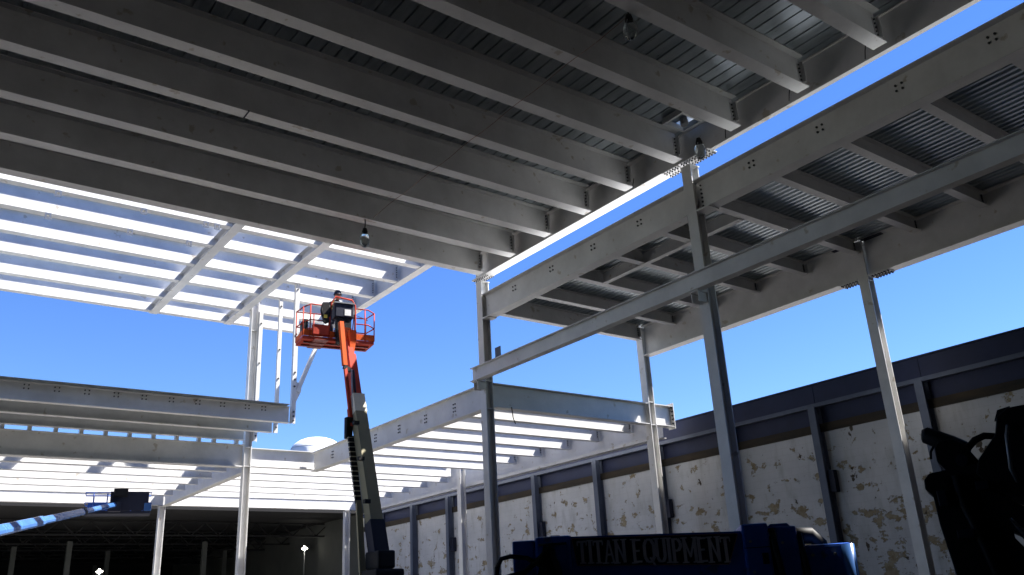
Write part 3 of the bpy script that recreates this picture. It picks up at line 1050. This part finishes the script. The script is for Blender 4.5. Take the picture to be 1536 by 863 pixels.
for sx, px_, pz in ((-1, -.22, 1.10), (1, .14, 1.14)):
    hv = [(px_, -.30 if sx > 0 else -.28, pz)]
    hv = [(px_, -.29, pz), (px_, -.35, pz + .005)]
    he, hr = [(0, 1)], [(.028, .018), (.034, .016)]
    for f in range(4):
        x = px_ + (f - 1.5) * .019
        n0 = len(hv)
        hv += [(x, -.385, pz + .006), (x, -.41 + abs(f - 1.3) * .006, pz - .012), (x, -.405, pz - .04)]
        he += [(1, n0), (n0, n0 + 1), (n0 + 1, n0 + 2)]
        hr += [.009, .0085, .0075]
    n0 = len(hv)
    hv += [(px_ - sx * .036, -.325, pz - .01), (px_ - sx * .045, -.36, pz - .028)]
    he += [(0, n0), (n0, n0 + 1)]
    hr += [.011, .009]
    skin_figure('hand', hv, he, hr, SKIN, pr)

# --- blue lift at lower left
t = thing('boom_lift', 'blue boom lift reaching in from the left edge, basket under the lower frame', 'boom lift', (-2.5, 13.5, 0))
def L2(x, y, z): return Vector((x + 2.5, y - 13.5, z + EYE))
obj('chassis', MB().rbox(-1.1, 1.1, -.9, .9, .45, 1.0, .06), t, BLUE)
wheels(t, .95, .95, .5)
obj('turntable', MB().rbox(-.8, .8, -.7, .7, 1.01, 1.75, .08), t, BLUE)
def obar(a, c, wd_):
    a, c = Vector(a), Vector(c)
    d = (c - a).normalized(); sx = d.cross(Vector((0, 0, 1))).normalized(); uz = sx.cross(d)
    prof = [(-.5, -.3), (-.36, -.5), (.36, -.5), (.5, -.3), (.5, .0), (.12, .55), (-.12, .55), (-.5, .0)]
    vs_ = [p + sx * (i * wd_) + uz * (j * wd_) for p in (a, c) for i, j in prof]
    q = MB()
    q.add(vs_, [tuple(range(8)), tuple(range(15, 7, -1))] + [(i, i + 8, (i + 1) % 8 + 8, (i + 1) % 8) for i in range(8)])
    return q


p0, p1 = L2(-2.5, 13.5, .27), L2(7.85, 35.4, 4.50)
d2 = p1 - p0
obj('boom_section', obar(p0, p0 + d2 * .66, .25), t, LBLUE)
obj('boom_section', obar(p0 + d2 * .655, p0 + d2 * .835, .20), t, LBLUE)
obj('boom_section', obar(p0 + d2 * .83, p1, .155), t, LBLUE)
obj('collar_or_lit_band', obar(p0 + d2 * .828, p0 + d2 * .838, .225), t, BLACK)
bo2 = L2(6.95, 36.0, 4.22)
bk = obj('basket', MB().rbox(0, 2.3, 0, .9, .0, .12, .02), t, DARK, loc=tuple(bo2))
bk.rotation_euler = (0, 0, R(-12))
q = MB()
for z in (.4, .78):
    q.tube([(0, 0, z), (2.3, 0, z), (2.3, .9, z), (0, .9, z), (0, 0, z)], .024, 7)
obj('guard_rail', q, bk, BLUE)
me = MB().tube([(0, 0, .1), (0, 0, .78)], .022, 7).mesh('rail_post', BLUE)
for x in (.28, .75, 1.6, 2.0):
    for y in (0, .9):
        obj('rail_post', me, bk, loc=(x, y, 0))
obj('kick_panel', MB().box(.85, 2.2, -.03, -.005, .12, .82), bk, DARK)
obj('kick_panel', MB().box(.1, .8, .03, .05, .12, .42), bk, BLUE)
obj('control_console', MB().rbox(.95, 1.45, -.16, .2, .62, .92, .03), bk, BLACK)
obj('rotator', MB().rbox(.8, 1.25, -.30, .0, .05, .4, .05), bk, DARK)
obj('corner_block', MB().rbox(2.05, 2.32, -.06, .1, .1, .4, .03), bk, LBLUE)

# ------------------------------------------------------------------ dark blue machine with lettering in the foreground
t = thing('parked_lift', 'dark blue machine in the foreground with grey lettering on a black panel', 'boom lift', (7.0376, 6.5293, 0), R(-45.15))
obj('chassis', MB().rbox(-1.6, 1.6, .15, 1.6, .5, 1.0, .06), t, BLACK)
wheels(t, 1.2, .9, .5)
for o in list(t.children):
    if o.name.startswith('wheel'):
        o.location.y += .9
obj('left_cover', MB().rbox(-1.79, -1.545, .0, .9, 1.0, 2.31, .025), t, BLUE)
obj('left_cover', MB().rbox(-1.54, -1.15, -.02, .9, 1.0, 2.335, .03), t, BLUE)
obj('cable_loop', MB().tube([(-1.95, -.05, 2.05), (-1.90, -.08, 2.13), (-1.80, -.09, 2.15), (-1.62, -.09, 2.12), (-1.45, -.1, 2.02), (-1.42, -.08, 1.8)], .025, 8), t, BLACK)
obj('cable_loop', MB().tube([(-1.95, -.05, 2.05), (-1.96, -.06, 1.97), (-1.9, -.08, 1.93), (-1.65, -.09, 1.98), (-1.5, -.09, 2.1), (-1.38, -.09, 2.22), (-1.30, -.08, 2.0), (-1.25, -.08, 1.75)], .03, 8), t, BLACK)
obj('hose_guard', MB().prism([(-1.62, 1.6), (-1.25, 1.6), (-1.33, 2.2), (-1.44, 2.24)], -.075, -.02), t, BLACK)
obj('cover_clip', MB().rbox(-1.38, -1.28, .12, .2, 2.33, 2.352, .006), t, CHROME)
obj('boom_side', MB().prism([(-1.15, 1.0), (.62, 1.0), (.62, 2.262), (-1.15, 2.318)], .0, .8), t, BLUE)
pn = obj('name_panel', MB().prism([(-1.10, 2.02), (.46, 1.942), (.585, 2.238), (-1.14, 2.296)], -.008, -.001), t, PANEL)


def zline(x, top):
    f = (x + 1.14) / 1.72
    return (2.296 - f * .058) if top else (2.02 - (x + 1.10) / 1.56 * .078)


q = MB()
for (a, c) in (((-1.14, 2.296), (.585, 2.238)), ((.585, 2.238), (.46, 1.942)), ((.46, 1.942), (-1.10, 2.02)), ((-1.10, 2.02), (-1.14, 2.296))):
    q.bar((a[0], -.011, a[1]), (c[0], -.011, c[1]), .006, .012, upv=(0, 1, 0))
obj('panel_border', q, pn, BORDER)

GLY = {   # strokes on a 0..1 box, (x0,z0,x1,z1); serifs are added at free ends
    'T': [(.5, 0, .5, 1), (0.02, .96, .98, .96)],
    'I': [(.5, 0, .5, 1)],
    'A': [(.08, 0, .48, 1), (.92, 0, .52, 1), (.25, .36, .75, .36)],
    'N': [(.12, 0, .12, 1), (.12, 1, .86, 0), (.86, 0, .86, 1)],
    'E': [(.15, 0, .15, 1), (.1, .96, .9, .96), (.1, .5, .72, .5), (.1, .04, .9, .04)],
    'U': [(.12, .22, .12, 1), (.88, .22, .88, 1), (.12, .22, .34, .03), (.88, .22, .66, .03), (.32, .04, .68, .04)],
    'P': [(.15, 0, .15, 1), (.1, .96, .62, .96), (.62, .96, .86, .8), (.86, .8, .86, .62), (.86, .64, .62, .48), (.62, .48, .1, .48)],
    'M': [(.1, 0, .1, 1), (.1, 1, .5, .2), (.5, .2, .9, 1), (.9, 0, .9, 1)],
    'Q': [(.3, .97, .7, .97), (.7, .97, .92, .75), (.92, .75, .92, .25), (.92, .25, .7, .03), (.7, .03, .3, .03), (.3, .03, .08, .25), (.08, .25, .08, .75), (.08, .75, .3, .97), (.52, .22, .95, -.14)],
}
SER = {'T': [(.5, 0), (.03, .86, 1), (.97, .86, 1)], 'I': [(.5, 0), (.5, 1)], 'A': [(.08, 0), (.92, 0)], 'N': [(.12, 0), (.12, 1), (.86, 1)],
       'E': [(.12, 0), (.12, 1)], 'U': [(.12, 1), (.88, 1)], 'P': [(.15, 0)], 'M': [(.1, 0), (.9, 0), (.1, 1), (.9, 1)], 'Q': []}
text = 'TITAN EQUIPMENT'
wid = {'I': .5, 'M': 1.3, ' ': .55, 'Q': 1.12, 'N': 1.08}
tot = sum(wid.get(c, 1.0) for c in text)
xs, xe = -1.095, .505
u = (xe - xs) / tot
x = xs
for ch in text:
    wd = wid.get(ch, 1.0) * u
    if ch != ' ':
        q = MB()
        x0, x1 = x + .006, x + wd - .006
        zb, zt = zline(x + wd / 2, False) + .024, zline(x + wd / 2, True) - .026
        def T(gx, gz): return (x0 + gx * (x1 - x0), -.013, zb + gz * (zt - zb))
        for (a, b_, c, d) in GLY[ch]:
            thick = .034 if abs(c - a) < .3 else .021
            q.bar(T(a, b_), T(c, d), .006, thick, upv=(0, 1, 0)) if False else q.bar(T(a, b_), T(c, d), thick, .006, upv=(0, 1, 0))
        for s_ in SER[ch]:
            cx_, _, cz_ = T(s_[0], s_[1])
            if len(s_) == 2:
                q.box(cx_ - .034, cx_ + .034, -.0162, -.0095, cz_ - .007, cz_ + .007)
            else:
                q.box(cx_ - .007, cx_ + .007, -.0162, -.0095, cz_ - .02, cz_ + .025)
        obj('letter', q, pn, LETTER)
    x += wd
obj('right_hood', MB().rbox(.625, .90, -.03, .9, 1.0, 2.33, .03), t, BLUE)
obj('right_hood', MB().rbox(.97, 1.18, -.02, .9, 1.0, 2.285, .03), t, BLUE)
obj('hood_cap', MB().prism([(.86, 2.25), (.93, 2.315), (1.1, 2.315), (1.14, 2.27)], .02, .8), t, BLUE)
obj('rear_hood', MB().rbox(1.24, 1.70, .0, .9, 1.0, 2.085, .03), t, BLUE)
obj('exhaust_pipe', MB().tube([(1.0, .45, 2.22), (1.40, .45, 2.20), (1.465, .45, 2.12), (1.47, .45, 1.9)], .085, 12), t, BLACK)
obj('inner_frame', MB().box(.88, 1.26, .10, .8, .9, 2.20), t, BLACK)
obj('hose', MB().tube([(.93, .0, 2.27), (.95, -.03, 2.0), (1.02, -.03, 1.5)], .03, 8), t, BLACK)
obj('hose', MB().tube([(1.2, .0, 2.2), (1.22, -.03, 1.9), (1.26, -.03, 1.5)], .028, 8), t, BLACK)
for xx, zz in ((.70, 2.15), (.70, 1.85), (1.02, 2.12), (1.30, 1.98), (1.52, 1.98)):
    obj('cover_bolt', MB().tube([(xx, -.052, zz), (xx, .0, zz)], .014, 8), t, GREY)
obj('cover_latch', MB().rbox(.80, .86, -.055, -.02, 1.92, 2.03, .006), t, BLACK)
obj('cover_seam', MB().box(.63, .895, -.0325, -.028, 2.085, 2.092), t, BLACK)
obj('cover_hinge', MB().tube([(-1.5, -.03, 2.25), (-1.2, -.03, 2.25)], .012, 8), t, BLACK)
obj('corner_cylinder', MB().tube([(1.66, -.0, 1.2), (1.66, .0, 2.07)], .065, 16), t, LBLUE)

# ------------------------------------------------------------------ black hydraulic arm at the right edge
t = thing('hydraulic_arm', 'black hydraulic arm with a hose loop at the right edge', 'machine', (5.3991, 2.6171, 0), R(-64.14))
def pprism(name, pts, y0, y1, mat=BLACK, r=.007):
    bm = bmesh.new()
    vs_ = [bm.verts.new((x, y0, z)) for x, z in pts]
    f = bm.faces.new(vs_)
    ex = bmesh.ops.extrude_face_region(bm, geom=[f])
    for v in ex['geom']:
        if isinstance(v, bmesh.types.BMVert):
            v.co.y = y1
    bmesh.ops.recalc_face_normals(bm, faces=bm.faces[:])
    bmesh.ops.bevel(bm, geom=bm.edges[:], offset=r, segments=2, profile=.5, affect='EDGES', clamp_overlap=True)
    me = bpy.data.meshes.new(name); bm.to_mesh(me); bm.free()
    me.materials.append(mat)
    return obj(name, me, t)
obj('jib_tip', MB().tube([(-.21, .0, 2.505), (-.19, .0, 2.50), (-.06, .0, 2.425), (.0, .0, 2.38)], [.03, .052, .056, .06], 14), t, BLACK)
pprism('knuckle', [(-.155, 2.40), (-.12, 2.44), (-.05, 2.445), (.01, 2.41), (.07, 2.30), (.08, 2.18), (.0, 2.16), (-.10, 2.24), (-.155, 2.32)], -.09, .09)
obj('hook', MB().tube([(-.155, -.03, 2.42), (-.178, -.03, 2.39), (-.186, -.03, 2.345)], .008, 6), t, BLACK)
obj('pivot_pin', MB().tube([(-.02, -.11, 2.31), (-.02, .11, 2.31)], .035, 12), t, DARK)
pprism('post', [(-.25, 2.16), (-.246, 2.215), (-.21, 2.25), (-.10, 2.26), (.10, 2.28), (.16, 1.9), (.16, 0.0), (-.02, 0.0), (-.165, 1.5), (-.212, 1.95), (-.215, 2.12)], -.14, .14)
pprism('upper_housing', [(.04, 2.22), (.07, 2.30), (.185, 2.43), (.215, 2.53), (.28, 2.575), (.62, 2.60), (.62, 2.02), (.25, 2.035), (.14, 2.10)], -.16, .12)
pprism('lower_housing', [(.05, 2.15), (.155, 2.082), (.25, 2.005), (.62, 1.98), (.62, 1.84), (.27, 1.81), (.15, 1.89), (.10, 1.75), (.0, 1.9)], -.15, .12)
pprism('base_arm', [(.06, 1.95), (.15, 1.86), (.2, 1.78), (.62, 1.75), (.62, 0.0), (.14, .0)], -.15, .15)
obj('hose_loop', MB().tube([(.0, -.04, 2.33), (.03, -.06, 2.385), (.075, -.06, 2.425), (.13, -.05, 2.445), (.19, -.04, 2.435), (.24, -.02, 2.40)], .021, 9), t, BLACK)
obj('side_hose', MB().tube([(-.07, -.15, 2.22), (-.06, -.17, 2.05), (-.0, -.17, 1.8), (.08, -.16, 1.4)], .025, 8), t, BLACK)

for (x, z, w_, h_) in ((-.19, 2.05, .05, .09), (-.13, 1.86, .09, .05), (.02, 2.12, .07, .05), (.33, 2.30, .10, .14), (.40, 1.90, .12, .05)):
    obj('bolted_plate', MB().rbox(x, x + w_, -.20, -.13, z, z + h_, .006), t, DARK)
obj('top_bracket', MB().prism([(.205, 2.53), (.23, 2.585), (.30, 2.60), (.31, 2.57)], -.06, .02), t, BLACK)
obj('grab_bar', MB().tube([(.24, -.17, 2.15), (.22, -.23, 2.22), (.24, -.23, 2.40), (.26, -.17, 2.47)], .012, 7), t, GREY)
obj('cylinder_rod', MB().tube([(.08, -.10, 2.10), (.16, -.13, 1.95), (.30, -.15, 1.70)], .022, 9), t, CHROME)
obj('pivot_cap', MB().tube([(-.17, -.15, 2.17), (-.17, .15, 2.17)], .05, 14), t, BLACK)
